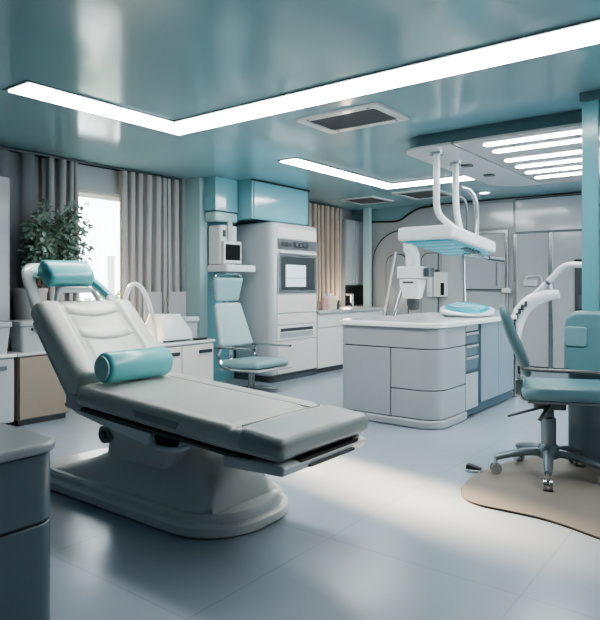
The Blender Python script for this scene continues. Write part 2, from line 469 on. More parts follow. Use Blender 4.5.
obj('cap', MB().box(pp.x - .048, pp.x + .048, 7.952, 8.048, pp.z - .02, pp.z), 'outside_post', t, bev=.008)

# ------------------------------------------------------------------ left background furniture
tag(obj('tall_locker', MB().rbox(2.1, 2.8, 5.36, 5.58, 0, 2.16, .02), 'locker_grey', bev=.004), 'tall plain pale grey locker at the left edge before the dark curtain', 'locker')
def cabinet(label, x0, x1, y0, y1, z1, m, group=None, doors=1, hd=True):
    t = thing('low_cabinet', label, 'cabinet', ((x0 + x1) / 2, (y0 + y1) / 2, 0), group)
    obj('body', MB().box(x0, x1, y0 + .022, y1, .05, z1 - .03), m, t, bev=.004)
    obj('plinth', MB().box(x0 + .02, x1 - .02, y0 + .05, y1 - .02, 0, .05), 'dark_grey', t)
    obj('worktop', MB().box(x0 - .015, x1 + .015, y0 - .01, y1, z1 - .03, z1), 'white_gloss' if m != 'beige_cab' else 'white_mid', t, bev=.008)
    w = (x1 - x0) / doors
    for k in range(doors):
        d = obj('door', MB().box(x0 + k * w + .006, x0 + (k + 1) * w - .006, y0, y0 + .02, .06, z1 - .04), m, t, bev=.005)
        if hd:
            cx = x0 + (k + .72) * w
            obj('handle', MB().box(cx - .09, cx + .09, y0 - .012, y0, z1 - .13, z1 - .095), 'metal_dark', d, bev=.004)
    return t
cabinet('low white cabinet with slot handle at the left edge', 2.1, 2.68, 5.06, 5.34, .63, 'grey_body')
cabinet('low beige cabinet left of the treatment couch, behind its backrest', 2.715, 3.2, 5.06, 5.33, .63, 'beige_cab', hd=False)
def storage_bin(label, x0, x1, y0, y1, z0, z1):
    t = thing('storage_bin', label, 'storage bin', ((x0 + x1) / 2, (y0 + y1) / 2, z0), 'lidded grey storage bins')
    b = MB(); a = rrect(x0 + .02, x1 - .02, y0 + .015, y1 - .015, .03, 4); c = rrect(x0, x1, y0, y1, .03, 4)
    b.loft([[(p[0], p[1], z0) for p in a], [(p[0], p[1], z1 - .05) for p in c]])
    obj('bin_body', b, 'grey_body', t)
    obj('lid', MB().rbox(x0 - .012, x1 + .012, y0 - .012, y1 + .005, z1 - .05, z1, .03), 'blue_grey', t, bev=.012)
    obj('handle', MB().box((x0 + x1) / 2 - .09, (x0 + x1) / 2 + .09, y0 - .03, y0 - .005, z1 - .085, z1 - .06), 'metal_dark', t, bev=.005)
storage_bin('grey lidded storage bin on the white cabinet at the left edge', 2.2, 2.66, 5.08, 5.3, .63, .9)
storage_bin('grey lidded storage bin on the beige cabinet, in front of the planter', 2.74, 3.1, 5.08, 5.3, .63, .9)
# potted tree
t = thing('potted_tree', 'bushy potted tree with grey-green leaves in a grey planter before the window', 'potted plant', (3.06, 5.5, 0))
obj('planter', MB().lathe([(.12, 0), (.125, .02), (.145, 1.13), (.155, 1.15), (.155, 1.18), (.135, 1.18), (.13, 1.12)], (3.06, 5.5)), 'pot', t)
obj('soil', MB().cyl((3.06, 5.5), .128, 1.1, 1.135), 'pot_soil', t)
rnd = random.Random(11); b = MB(); lv = MB()
for k in range(26):
    a = rnd.uniform(0, 2 * PI); tip = onY(rnd.uniform(30, 92), rnd.uniform(204, 262), 5.46 + rnd.uniform(-.26, .08))
    base = Vector((3.06 + .05 * math.cos(a), 5.5 + .05 * math.sin(a), 1.12))
    mid = base.lerp(tip, .5) + Vector((0, 0, .1))
    path = smooth([base, mid, tip], 8); b.tube(path, [.010 * (1 - .75 * i / 16) for i in range(17)], 6)
    for i in range(5, 17):
        for _ in range(5):
            d = Vector((rnd.uniform(-1, 1), rnd.uniform(-.8, .5), rnd.uniform(-.5, .9)))
            q = path[i] + d * .05
            if q.y > 5.55: q.y = 5.55
            leaf(lv.bm, q, rnd.uniform(.05, .095), d, rnd)
obj('stem', b, 'stem_bark', t); obj('foliage', lv, 'leaf', t, smooth_angle=180)

# middle cabinet run behind the couch, with the things on it
cabinet('low white cabinet with grey slot handles behind the treatment couch, left of the pale chair', 3.74, 4.62, 4.66, 5.3, .64, 'white_warm', doors=2)
t = thing('tabletop_device', 'white boxy device with sloping sides on the low white cabinet', 'device', (4.2, 4.95, .64))
b = MB(); a = rrect(4.0, 4.42, 4.74, 5.1, .05, 5); c = rrect(4.06, 4.33, 4.82, 5.06, .05, 5)
b.loft([[(p[0], p[1], .655) for p in a], [(p[0], p[1], .72) for p in a], [(p[0], p[1], .9) for p in c], [(p[0] * .98 + 4.2 * .02, p[1] * .98 + 4.94 * .02, .915) for p in c]])
obj('housing', b, 'white_gloss', t, bev=.01)
obj('foot_plate', MB().rbox(4.02, 4.4, 4.76, 5.08, .64, .656, .04), 'dark_grey', t)
obj('lid_seam', MB().rbox(4.035, 4.38, 4.762, 5.09, .735, .741, .05), 'metal_dark', t)
t = thing('paper_stack_box', 'grey file box with pale lid beside the white device, next to the teal post', 'box', (4.56, 5.05, .64))
obj('box_body', MB().box(4.47, 4.64, 4.93, 5.14, .64, .82), 'grey_body', t, bev=.005)
obj('lid', MB().box(4.455, 4.655, 4.915, 5.155, .82, .87), 'white_mid', t, bev=.008)
tag(obj('black_pen_tray', MB().rbox(4.4, 4.58, 4.70, 4.76, .64, .66, .02), 'black', bev=.008), 'small black tray lying on the front edge of the low white cabinet', 'tray')
for lb, xa, xb in (('grey flat screen seen from behind, left one on the low white cabinet', 145, 162), ('grey flat screen seen from behind, right one beside the teal post', 170, 186)):
    p0 = onY(xa, 292, 5.2); p1 = onY(xb, 292, 5.2)
    t = thing('monitor', lb, 'monitor', ((p0.x + p1.x) / 2, 5.2, .64), 'grey screens on the low cabinet')
    obj('screen_back', MB().box(p0.x, p1.x, 5.2, 5.23, .84, p0.z), 'curtain_mid', t, bev=.008)
    obj('stand', MB().box((p0.x + p1.x) / 2 - .02, (p0.x + p1.x) / 2 + .02, 5.215, 5.24, .65, .9), 'metal_dark', t)
    obj('stand_foot', MB().rbox((p0.x + p1.x) / 2 - .08, (p0.x + p1.x) / 2 + .08, 5.17, 5.27, .64, .652, .03), 'metal_dark', t)
# arched lamp
t = thing('arched_lamp', 'thin white arched lamp arm rising from the low cabinet beside the couch backrest', 'lamp', (3.95, 4.75, .64))
ap = [onY(x, y, 4.75) for x, y in ((156, 335), (154, 322), (149, 303), (143, 290), (136, 284), (130, 287), (126, 297), (124, 310))]
ap[0].z = .66
obj('arm', MB().tube(smooth(ap, 6), .021, 12), 'white_gloss', t)
obj('base', MB().lathe([(.07, .64), (.07, .655), (.04, .67)], (ap[0].x, 4.75)), 'white_gloss', t)
e = ap[-1]
obj('lamp_head', MB().lathe([(.022, e.z + .01), (.045, e.z - .03), (.045, e.z - .05)], (e.x, 4.75)), 'white_gloss', t)

# ------------------------------------------------------------------ machine wall
MX0, MX1, MY0, MY1 = 5.84, 6.8, 4.88, 5.52
t = thing('oven_unit', 'tall white appliance unit with built-in oven and silver control strip', 'appliance', (6.3, 5.2, 0))
obj('body', MB().poly_prism(rrect(MX0, MX1, MY0, MY1, [.09, .06, 0, 0], 6), .07, 2.0), 'white_mid', t, bev=.045, seg=4)
obj('plinth', MB().poly_prism(rrect(MX0 + .02, MX1, MY0 + .015, MY1, [.08, 0, 0, 0], 6), 0, .07), 'metal_dark', t)
FX0, FX1 = MX0 + .1, MX1 - .05
obj('top_panel', MB().box(FX0 - .01, FX1 + .01, MY0 - .012, MY0 + .02, 1.8, 1.94), 'white_warm', t, bev=.008)
c = obj('control_strip', MB().box(FX0, FX1, MY0 - .014, MY0 + .02, 1.665, 1.79), 'metal', t, bev=.004)
obj('display', MB().box(FX0 + .3, FX1 - .18, MY0 - .017, MY0 - .012, 1.69, 1.765), 'dark_grey', c)
for k in range(3): obj('key_block', MB().box(FX0 + .06 + k * .075, FX0 + .115 + k * .075, MY0 - .018, MY0 - .012, 1.7, 1.755), 'metal_dark', c)
for k in range(3): 
    kx = FX0 + .36 + k * .08
    b = MB().cyl((0, 0), .022, 0, .02, 16).xform(Matrix.Translation((kx, MY0 - .016, 1.727)) @ Matrix.Rotation(PI / 2, 4, 'X'))
    obj('knob', b, 'chrome', c)
obj('handle_bar', MB().box(FX0 + .02, FX1 - .02, MY0 - .035, MY0 - .01, 1.61, 1.635), 'white_gloss', t, bev=.008)
d = obj('oven_door', MB().box(FX0, FX1, MY0 - .02, MY0 + .01, 1.11, 1.6), 'metal', t, bev=.008)
obj('door_glass', MB().box(FX0 + .05, FX1 - .05, MY0 - .024, MY0 - .018, 1.15, 1.57), 'metal_dark', d, bev=.003)
obj('window', MB().box(FX0 + .14, FX0 + .56, MY0 - .027, MY0 - .022, 1.19, 1.47), 'screen_glow', d, bev=.003)
obj('inner_rack', MB().box(FX0 + .15, FX0 + .55, MY0 - .029, MY0 - .0265, 1.295, 1.305), 'grey_body', d)
for (z0, z1) in ((.86, 1.085), (.71, .845), (.10, .50)):
    obj('drawer_front', MB().box(FX0 - .01, FX1 + .01, MY0 - .012, MY0 + .02, z0, z1), 'white_warm', t, bev=.006)
s = obj('vent_panel', MB().box(FX0 - .01, FX1 + .01, MY0 - .012, MY0 + .02, .51, .70), 'white_warm', t, bev=.006)
obj('vent_slot', MB().box(FX0 + .05, FX1 - .08, MY0 - .016, MY0 - .01, .625, .665), 'metal_dark', s)
obj('vent_slot', MB().box(FX0 + .05, FX1 - .08, MY0 - .016, MY0 - .01, .545, .61), 'grey_body', s)
# teal bulkhead over it and the small hanging cabinet
t = thing('upper_cabinet', 'glossy teal upper cabinet under the ceiling above the oven unit', 'cabinet', (6.15, 5.2, 2.02))
obj('body', MB().box(5.6, 6.72, 5.0, 5.52, 2.02, H), 'teal_gloss', t, bev=.004)
obj('front_panel', MB().box(5.63, 6.72, 4.985, 5.0, 2.03, H - .02), 'teal_gloss', t, bev=.004)
obj('edge_post', MB().box(6.72, 6.75, 4.985, 5.52, 2.02, H), 'teal_dark', t)
obj('cornice', MB().box(5.59, 6.76, 4.98, 5.0, H - .02, H), 'dark_trim', t)
t = thing('wall_cabinet', 'small pale teal hanging cabinet with rounded lower edge beside the post', 'cabinet', (5.42, 5.38, 2.0))
obj('body', MB().box(5.2, 5.59, 5.22, 5.41, 2.1, H), 'teal_gloss', t, bev=.006)
obj('bottom_cover', MB().rbox(5.195, 5.595, 5.215, 5.41, 1.97, 2.095, .04), 'teal_pale', t, bev=.03, seg=3)
# wall monitor unit with tray
t = thing('imaging_unit', 'white wall-mounted imaging unit with black screen and tray above the pale chair', 'medical device', (5.5, 5.35, 1.38))
obj('housing', MB().rbox(5.26, 5.56, 5.2, 5.41, 1.46, 1.93, .03), 'white_gloss', t, bev=.012)
obj('back_plate', MB().box(5.33, 5.7, 5.38, 5.519, 1.40, 1.90), 'blue_grey', t, bev=.004)
s = obj('screen_bezel', MB().box(5.275, 5.58, 5.15, 5.2, 1.47, 1.74), 'white_gloss', t, bev=.01)
obj('screen', MB().box(5.3, 5.55, 5.146, 5.152, 1.51, 1.70), 'black_gloss', s)
obj('camera_window', MB().box(5.3, 5.35, 5.192, 5.2, 1.79, 1.87), 'dark_grey', t, bev=.004)
obj('stem', MB().box(5.37, 5.44, 5.17, 5.2, 1.72, 1.98), 'white_mid', t, bev=.006)
obj('tray', MB().rbox(5.235, 5.75, 5.06, 5.41, 1.37, 1.455, .03), 'white_gloss', t, bev=.012)

# low counter right of the oven
t = thing('base_counter', 'long low grey-white counter with grey worktop running right from the oven unit', 'counter', (7.7, 5.2, 0))
obj('body', MB().box(6.81, 8.58, 4.91, 5.52, .07, .82), 'white_mid', t)
obj('plinth', MB().box(6.81, 8.56, 4.94, 5.5, 0, .07), 'dark_grey', t)
obj('worktop', MB().poly_prism(rrect(6.81, 8.62, 4.86, 5.53, [0, .05, 0, 0], 5), .82, .865), 'counter_grey', t, bev=.01)
for k in range(3):
    xa = 6.82 + k * .59
    obj('drawer', MB().box(xa, xa + .58, 4.888, 4.91, .63, .81), 'white_warm', t, bev=.005)
    obj('door', MB().box(xa, xa + .58, 4.888, 4.91, .08, .62), 'white_warm', t, bev=.005)
# things on it
def lathe_thing(name, label, cat, prof, c, m, lidprof=None, lm=None, group=None):
    t = thing(name, label, cat, (c[0], c[1], prof[0][1]), group)
    obj('jar_body', MB().lathe(prof, c), m, t)
    if lidprof: obj('lid', MB().lathe(lidprof, c), lm, t)
    return t
z = .865
p = onY(323, 300, 5.05); lathe_thing('soap_bottle', 'slim pinkish bottle against the oven unit on the grey counter', 'bottle', [(.04, z), (.045, z + .02), (.045, z + .17), (.02, z + .2)], (p.x + .02, 5.05), 'jar_pink', [(.02, z + .2), (.02, z + .23)], 'white_gloss')
p = onY(330, 300, 5.05); lathe_thing('canister', 'cream canister with lid on the grey counter before the beige curtain', 'canister', [(.095, z), (.1, z + .02), (.1, z + .16), (.09, z + .17)], (p.x, 5.05), 'jar_cream', [(.095, z + .17), (.095, z + .19), (.03, z + .2), (.02, z + .225)], 'white_gloss')
p = onY(337.5, 300, 5.05)
t = thing('dark_scoop', 'small dark tool leaning in a cup beside the cream canister', 'tool', (p.x, 5.05, z))
obj('cup', MB().lathe([(.03, z), (.034, z + .07)], (p.x, 5.05)), 'dark_grey', t)
obj('shaft', MB().tube([(p.x, 5.05, z + .03), (p.x + .04, 5.05, z + .13)], .012, 8), 'dark_grey', t)
p = onY(352, 300, 5.2)
t = thing('faucet', 'chrome faucet with square spout on the grey counter before the dark niche', 'faucet', (p.x, 5.2, z))
obj('column', MB().tube([(p.x, 5.2, z), (p.x, 5.2, z + .2)], .022, 10), 'chrome', t)
obj('spout', MB().box(p.x - .17, p.x + .02, 5.185, 5.215, z + .195, z + .225), 'chrome', t, bev=.005)
obj('lever', MB().box(p.x + .02, p.x + .06, 5.19, 5.21, z + .07, z + .085), 'chrome', t, bev=.004)

# tall cabinet with dark niche beside the teal post
t = thing('tall_cupboard', 'tall grey cupboard with dark open niche between the beige curtain and slim teal post', 'cupboard', (8.75, 5.65, 0))
obj('carcass', MB().box(8.52, 9.09, 5.56, 5.79, 0, 2.3), 'grey_body', t)
obj('door', MB().box(8.525, 8.80, 5.535, 5.56, 1.22, 2.29), 'grey_body', t, bev=.006)
obj('door', MB().box(8.81, 9.085, 5.535, 5.56, 1.22, 1.78), 'grey_body', t, bev=.006)
obj('door', MB().box(8.81, 9.085, 5.535, 5.56, 1.79, 2.29), 'grey_body', t, bev=.006)
obj('niche', MB().box(8.525, 9.085, 5.54, 5.56, .88, 1.20), 'black', t)
obj('shelf', MB().box(8.525, 9.085, 5.52, 5.56, 1.2, 1.215), 'metal_dark', t)
obj('base_door', MB().box(8.525, 9.085, 5.535, 5.56, .06, .87), 'grey_body', t, bev=.006)

# ------------------------------------------------------------------ far wall
t = thing('wall_arch', 'large light grey wall panel with dark rounded arch outline behind the hanging lamp', 'wall panel', (XF, 4.8, 0))
def arch(y0, y1, z0, z1, r0, r1, seg=12):     # left corner = larger Y
    return [(p[0], p[1]) for p in rrect(y0, y1, z0, z1, [0, 0, r1, r0], seg)]
ya, za = yz(374, 240); yb, zb = yz(441, 233); zt = 2.1
obj('outline', MB().prism_ax(arch(yb, ya + .02, .0, zt + .025, .03, .55), XF - .022, XF - .005, 'X'), 'dark_trim', t)
obj('face', MB().prism_ax(arch(yb - .01, ya, .05, zt, .03, .53), XF - .035, XF - .02, 'X'), 'panel_grey', t)
for xa, xb in ((388, 409), (423, 439)):
    y1_, _ = yz(xa, 252); y0_, _ = yz(xb, 252)
    rr_ = min((y1_ - y0_) * .45, .22)
    obj('inner_outline', MB().prism_ax(arch(y0_ - .015, y1_ + .015, .3, 1.73, rr_ if xa < 400 else .02, rr_), XF - .046, XF - .03, 'X'), 'metal_dark', t)
    obj('inner_panel', MB().prism_ax(arch(y0_, y1_, .3, 1.715, rr_ if xa < 400 else .02, rr_), XF - .058, XF - .044, 'X'), 'grey_body', t)
y1_, _ = yz(441, 250); y0_, _ = yz(463, 250)
tag(obj('wall_board', MB().box(XF - .03, XF - .002, y0_, y1_ - .02, .05, 2.0), 'panel_light', bev=.006), 'plain white upright wall board behind the hanging lamp, right of the arched panel', 'wall board')
# glazed doorway
yA, zA = yz(463, 236); yB_, _ = yz(506, 236)
zA = 2.03
t = thing('glazed_cabinet', 'built-in glazed cabinet with metal frame and rail behind the island', 'cabinet', (XF, (yA + yB_) / 2, 0))
b = MB()
b.box(XF - .05, XF - .005, yA - .05, yA, 0, zA); b.box(XF - .05, XF - .005, yB_ - .04, yB_, 0, zA); b.box(XF - .05, XF - .005, yB_, yA, zA - .05, zA)
obj('frame', b, 'metal', t, bev=.005)
obj('backing', MB().box(XF - .02, XF - .005, yB_, yA, .0, zA - .05), 'panel_light', t)
obj('glass_door', MB().box(XF - .034, XF - .022, yB_ + .06, yA - .06, .55, 1.66), 'grey_body', t, bev=.004)
obj('rail', MB().box(XF - .07, XF - .03, yB_ - .02, yA - .06, 1.135, 1.155), 'metal_dark', t)
obj('pull', MB().box(XF - .06, XF - .03, yB_ + .1, yB_ + .13, 1.2, 1.55), 'metal', t, bev=.004)
obj('latch', MB().box(XF - .11, XF - .03, yB_ - .09, yB_ + .03, 1.1, 1.17), 'white_gloss', t, bev=.012)
# tall wardrobe fronts
yD, _ = yz(515.5, 232); yE, _ = yz(551.5, 232); yG = 1.0
t = thing('wardrobe', 'tall light grey wardrobe fronts with metal dividers right of the glazed cabinet', 'wardrobe', (XF, 2.2, 0))
zT = 1.975
obj('carcass', MB().box(XF - .012, XF - .003, yG, yD, 0, 2.47), 'metal_dark', t)
dw = yD - yE
for k, (ya_, yb_2) in enumerate(((yE + .03, yD - .02), (yG, yE - .03))):
    obj('door', MB().box(XF - .035, XF - .01, ya_, yb_2, .05, zT - .02), 'panel_grey', t, bev=.004)
obj('upper_panel', MB().box(XF - .035, XF - .01, yG, yD - .01, zT + .01, 2.45), 'panel_light', t, bev=.004)
for yy in (yD - .01, yE):
    obj('divider', MB().box(XF - .05, XF - .01, yy - .028, yy + .028, 0, zT - .02), 'metal', t, bev=.004)
tag(obj('upper_wall_panel', MB().box(XF - .025, XF - .002, yD + .02, 4.08, 2.06, 2.44), 'panel_light', bev=.005), 'wide pale glossy wall panel under the ceiling above the glazed cabinet', 'wall panel')
q1 = yz(525, 279); q2 = yz(546, 279)
t = thing('towel_holder', 'faint pale grey wall holder with rounded loop on the wardrobe door', 'holder', (XF - .04, q1[0], 1.2))
obj('loop', MB().tube(smooth([(XF - .062, q1[0] - .02, 1.24), (XF - .062, q1[0] - .05, 1.33), (XF - .045, (q1[0] + q2[0]) / 2, 1.34), (XF - .062, q2[0] + .05, 1.32), (XF - .062, q2[0] + .03, 1.12)], 6), .011, 8), 'white_mid', t)
obj('plate', MB().box(XF - .07, XF - .036, q2[0] + .1, q1[0], 1.2, 1.29), 'white_mid', t, bev=.005)
q1 = onX(572, 262, 8.9); q2 = onX(583, 318, 8.9)
t = thing('wall_terminal', 'tall dark narrow wall terminal beside the teal post at right', 'terminal', (XF, q1.y, .8))
obj('case', MB().box(XF - .06, XF - .036, q2.y - .1, q1.y, q2.z, q1.z), 'dark_grey', t, bev=.006)
obj('key_strip', MB().box(XF - .066, XF - .058, q1.y - .12, q1.y - .05, q2.z + .12, q2.z + .3), 'metal_dark', t)
obj('top_bar', MB().box(XF - .07, XF - .035, q2.y - .1, q1.y, q1.z - .0, q1.z + .04), 'black', t)
# dispensers on the wall
for k, (xa, xb, lb) in enumerate(((429, 434.5, 'slim plain white wall dispenser behind the island'), (435.5, 447.5, 'white wall dispenser with dark window beside the slim one'))):
    q1 = onX(xa, 272, XF - .06); q2 = onX(xb, 297, XF - .06)
    X1 = XF - .058 if k == 0 else XF - .03
    t = thing('wall_dispenser', lb, 'dispenser', (XF - .06, (q1.y + q2.y) / 2, q2.z))
    obj('case', MB().box(XF - .15, X1, q2.y, q1.y, q2.z, q1.z), 'white_gloss', t, bev=.015)
    if k:
        obj('window', MB().box(XF - .154, XF - .148, q2.y + .015, q2.y + .075, q2.z + .03, q2.z + .22), 'black', t)
        obj('pump', MB().box(XF - .155, XF - .1, q1.y - .09, q1.y - .03, q1.z, q1.z + .04), 'metal_dark', t, bev=.01)
    else:
        obj('lever', MB().box(XF - .158, XF - .15, q2.y + .02, q1.y - .02, q2.z + .03, q2.z + .09), 'white_mid', t, bev=.004)
# pole leaning at the wall
q = onX(396, 252, XF - .075)
tag(obj('leaning_pole', MB().tube([(8.72, onX(376, 380, 8.72).y, 0.0), (q.x - .01, q.y, q.z)], .022, 10), 'white_gloss'), 'thin white pole leaning against the arched wall panel', 'pole')

# ------------------------------------------------------------------ island
IX0, IX1, IY0, IY1 = 4.72, 6.62, 2.17, 3.14
t = thing('island_counter', 'grey island counter with white worktop, rounded corner drawers and blue-grey side doors', 'island counter', (5.8, 2.6, 0))
R4 = [.17, .03, .03, .07]
obj('carcass', MB().poly_prism(rrect(IX0 + .015, IX1, IY0 + .015, IY1 - .01, R4, 8), .02, .845), 'slot_blue', t)
obj('plinth', MB().poly_prism(rrect(IX0 - .012, 5.32, IY0 - .012, IY1 + .005, [.19, 0, 0, .08], 8), 0, .075), 'blue_grey', t, bev=.02, seg=3)
obj('worktop', MB().poly_prism(rrect(IX0 - .03, IX1 + .03, IY0 - .03, IY1 + .03, [.2, .04, .04, .09], 8), .845, .893), 'counter_white', t, bev=.014, seg=3)
obj('top_drawer', MB().poly_prism(rrect(IX0, 5.3, IY0, IY1, [.18, 0, 0, .08], 8), .672, .842), 'blue_grey', t, bev=.006)
obj('door', MB().poly_prism(rrect(IX0, 5.3, 2.615, IY1, [0, 0, 0, .08], 8), .08, .664), 'blue_grey', t, bev=.006)
obj('drawer', MB().poly_prism(rrect(IX0, 5.3, IY0, 2.607, [.18, 0, 0, 0], 8), .325, .664), 'blue_grey', t, bev=.006)
obj('drawer', MB().poly_prism(rrect(IX0, 5.3, IY0, 2.607, [.18, 0, 0, 0], 8), .08, .317), 'blue_grey', t, bev=.006)
for k, (z0, z1) in enumerate(((.68, .75), (.56, .635), (.43, .53))):
    d = obj('tray_drawer', MB().box(5.31, 5.6, IY0 + .005, IY0 + .1, z0, z1), 'blue_grey_dark', t, bev=.004)
    obj('lip', MB().box(5.31, 5.6, IY0 - .004, IY0 + .006, z1 + .004, z1 + .024), 'grey_body', d)
obj('lower_panel', MB().box(5.31, 5.6, IY0 + .002, IY0 + .1, .08, .4), 'grey_body', t, bev=.004)
obj('upper_panel', MB().box(5.31, 5.6, IY0 + .002, IY0 + .1, .79, .84), 'blue_grey', t, bev=.004)
for xa, xb in ((5.68, 6.14), (6.148, 6.61)):
    obj('side_door', MB().box(xa, xb, IY0 + .002, IY0 + .1, .1, .84), 'door_blue', t, bev=.004)

# tray instrument on the island
bx, by, bz = 6.0, 2.44, .893
t = thing('instrument_bowl', 'white rounded basin with aqua liquid-blue inset on the island worktop', 'basin', (bx, by, bz))
def oval(cx, cy, a, b2, z, n=36, e=3, k=0.):
    out = []
    for i in range(n):
        c, d = math.cos(2 * PI * i / n), math.sin(2 * PI * i / n)
        x = a * math.copysign(abs(c) ** (2 / e), c); y = b2 * math.copysign(abs(d) ** (2 / e), d)
        out.append((cx + x, cy + y, z + k * (x * .7 + y * .7) / .25))
    return out
obj('rim', MB().loft([oval(bx, by, .23, .2, bz), oval(bx, by, .28, .24, bz + .03, k=.01), oval(bx, by, .28, .24, bz + .075, k=.05), oval(bx, by, .25, .21, bz + .085, k=.05)]), 'white_gloss', t)
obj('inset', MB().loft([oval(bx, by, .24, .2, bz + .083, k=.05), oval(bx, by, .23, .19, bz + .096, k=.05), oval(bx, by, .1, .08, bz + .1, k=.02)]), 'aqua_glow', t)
for dx in (-.08, .0, .08): obj('rib', MB().tube([(bx + dx, by + t_, bz + .1 + .05 * .7 * (dx + t_) / .25) for t_ in (-.15, 0, .15)], .009, 8), 'aqua_strip', t)
t = thing('side_dish', 'grey flat dish at the right end of the island worktop beside the basin', 'dish', (6.44, 2.5, bz))
obj('dish', MB().loft([oval(6.45, 2.42, .11, .17, bz), oval(6.45, 2.42, .135, .2, bz + .05), oval(6.45, 2.42, .12, .18, bz + .05), oval(6.45, 2.42, .1, .15, bz + .015)]), 'grey_body', t)
obj('inner_tray', MB().loft([oval(6.45, 2.42, .08, .12, bz + .016), oval(6.45, 2.42, .085, .13, bz + .03)]), 'white_mid', t)

# hanging lamp over the island
LX0, LX1, LY0, LY1, LZ0, LZ1 = 4.9, 6.02, 2.12, 2.66, 1.605, 1.725
def tilt(mb):
    for v in mb.bm.verts: v.co.z -= .085 * (v.co.x - LX0)
    return mb
t = thing('surgical_lamp', 'large white tray-shaped lamp with aqua lit underside hanging above the island', 'lamp', (5.4, 2.4, LZ0))
obj('housing', tilt(MB().poly_prism(rrect(LX0, LX1, LY0, LY1, [.05, .12, .12, .06], 6), LZ0, LZ1)), 'white_gloss', t, bev=.03, seg=3)
obj('light_panel', tilt(MB().poly_prism(rrect(LX0 + .06, LX1 - .1, LY0 + .05, LY1 - .05, .04), LZ0 - .012, LZ0 + .005)), 'aqua_glow', t)
for k in range(4):
    x = LX0 + .22 + k * .2
    obj('light_strip', tilt(MB().rbox(x - .018, x + .018, LY0 + .08, LY1 - .08, LZ0 - .02, LZ0 - .008, .02)), 'aqua_strip', t)
for k in range(5):
    x = LX0 + .45 + k * .07
    obj('cooling_rib', tilt(MB().box(x, x + .02, LY0 + .05, LY0 + .12, LZ0 - .035, LZ0 - .01)), 'metal', t)
for (x, y, zz) in ((5.06, 2.34, 2.376), (5.57, 2.38, 2.376)):
    obj('ceiling_mount', MB().lathe([(.06, zz - .02), (.06, zz)], (x, y)), 'metal', t)
obj('hanging_tube', MB().tube(smooth([(5.06, 2.34, 2.37), (5.06, 2.34, 2.1), (5.06, 2.34, 1.92), (5.1, 2.33, 1.83), (5.22, 2.32, 1.775), (5.4, 2.3, 1.72), (5.6, 2.3, 1.66)], 8), .03, 14), 'white_gloss', t)
obj('hanging_tube', MB().tube(smooth([(5.57, 2.38, 2.37), (5.57, 2.38, 2.05), (5.57, 2.37, 1.9), (5.58, 2.35, 1.78), (5.6, 2.33, 1.66)], 8), .031, 14), 'white_gloss', t)
obj('loop_tube', MB().tube(smooth([(5.6, 2.34, 2.14), (5.7, 2.30, 2.12), (5.78, 2.27, 2.02), (5.8, 2.26, 1.85), (5.78, 2.26, 1.64)], 8), .024, 12), 'metal', t)
obj('loop_tube', MB().tube(smooth([(5.58, 2.36, 2.05), (5.66, 2.33, 2.02), (5.7, 2.32, 1.9), (5.7, 2.32, 1.64)], 8), .014, 10), 'metal_dark', t)
h0 = (LX1 - .22, LY0 + .1, LZ0 - .03)
hb = obj('handle', tilt(MB().tube([(LX1 - .35, LY0 + .22, LZ0 - .035), (LX1 - .05, LY0 + .08, LZ0 - .04)], .014, 10)), 'chrome', t)
obj('grip', tilt(MB().tube([(LX1 - .06, LY0 + .084, LZ0 - .04), (LX1 + .1, LY0 - .0, LZ0 - .042)], .022, 12)), 'metal_dark', hb)
obj('bracket', tilt(MB().box(LX1 - .3, LX1 - .2, LY0 + .1, LY0 + .26, LZ0 - .035, LZ0 + .002)), 'metal', t, bev=.006)
obj('drop_rod', MB().tube([(5.86, 2.42, LZ0 - .07), (5.86, 2.42, 1.25), (5.87, 2.42, 1.05)], [.016, .016, .022], 12), 'metal', t)

# camera head under the left end of the lamp
t = thing('scanner_head', 'white scanner head on a short neck hanging below the left end of the lamp', 'medical device', (5.03, 2.56, 1.0))
cx, cy = 5.03, 2.56
obj('neck', MB().tube(smooth([(cx - .02, cy + .03, LZ0 - .016), (cx - .01, cy + .025, 1.55), (cx, cy, 1.48), (cx + .01, cy, 1.36)], 6), [.05] * 6 + [.06] * 6 + [.065] * 7, 16), 'white_gloss', t)
obj('cross_bar', MB().rbox(cx - .07, cx + .06, cy - .13, cy + .13, 1.265, 1.375, .03), 'white_gloss', t, bev=.014)
obj('end_knob', MB().rbox(cx - .055, cx + .055, cy - .19, cy - .132, 1.28, 1.36, .015), 'metal_dark', t, bev=.01)
b = MB(); a = rrect(cx - .08, cx + .08, cy - .1, cy + .1, .03, 5); c = rrect(cx - .06, cx + .06, cy - .075, cy + .075, .03, 5)
b.loft([[(p[0], p[1], 1.262) for p in a], [(p[0], p[1], 1.22) for p in a], [(p[0], p[1], 1.085) for p in c]]); obj('head', b, 'white_gloss', t, bev=.012)
obj('vent_slit', MB().box(cx - .086, cx - .078, cy - .05, cy + .05, 1.225, 1.24), 'metal_dark', t)
obj('lens', MB().lathe([(.055, 1.087), (.06, 1.05), (.045, .99), (.03, .98)], (cx, cy - .01)), 'dark_grey', t)
obj('side_arm', MB().tube(smooth([(cx, cy + .07, 1.24), (cx, cy + .12, 1.12), (cx, cy + .16, 1.0), (cx - .02, cy + .18, .92)], 6), .014, 8), 'metal', t)

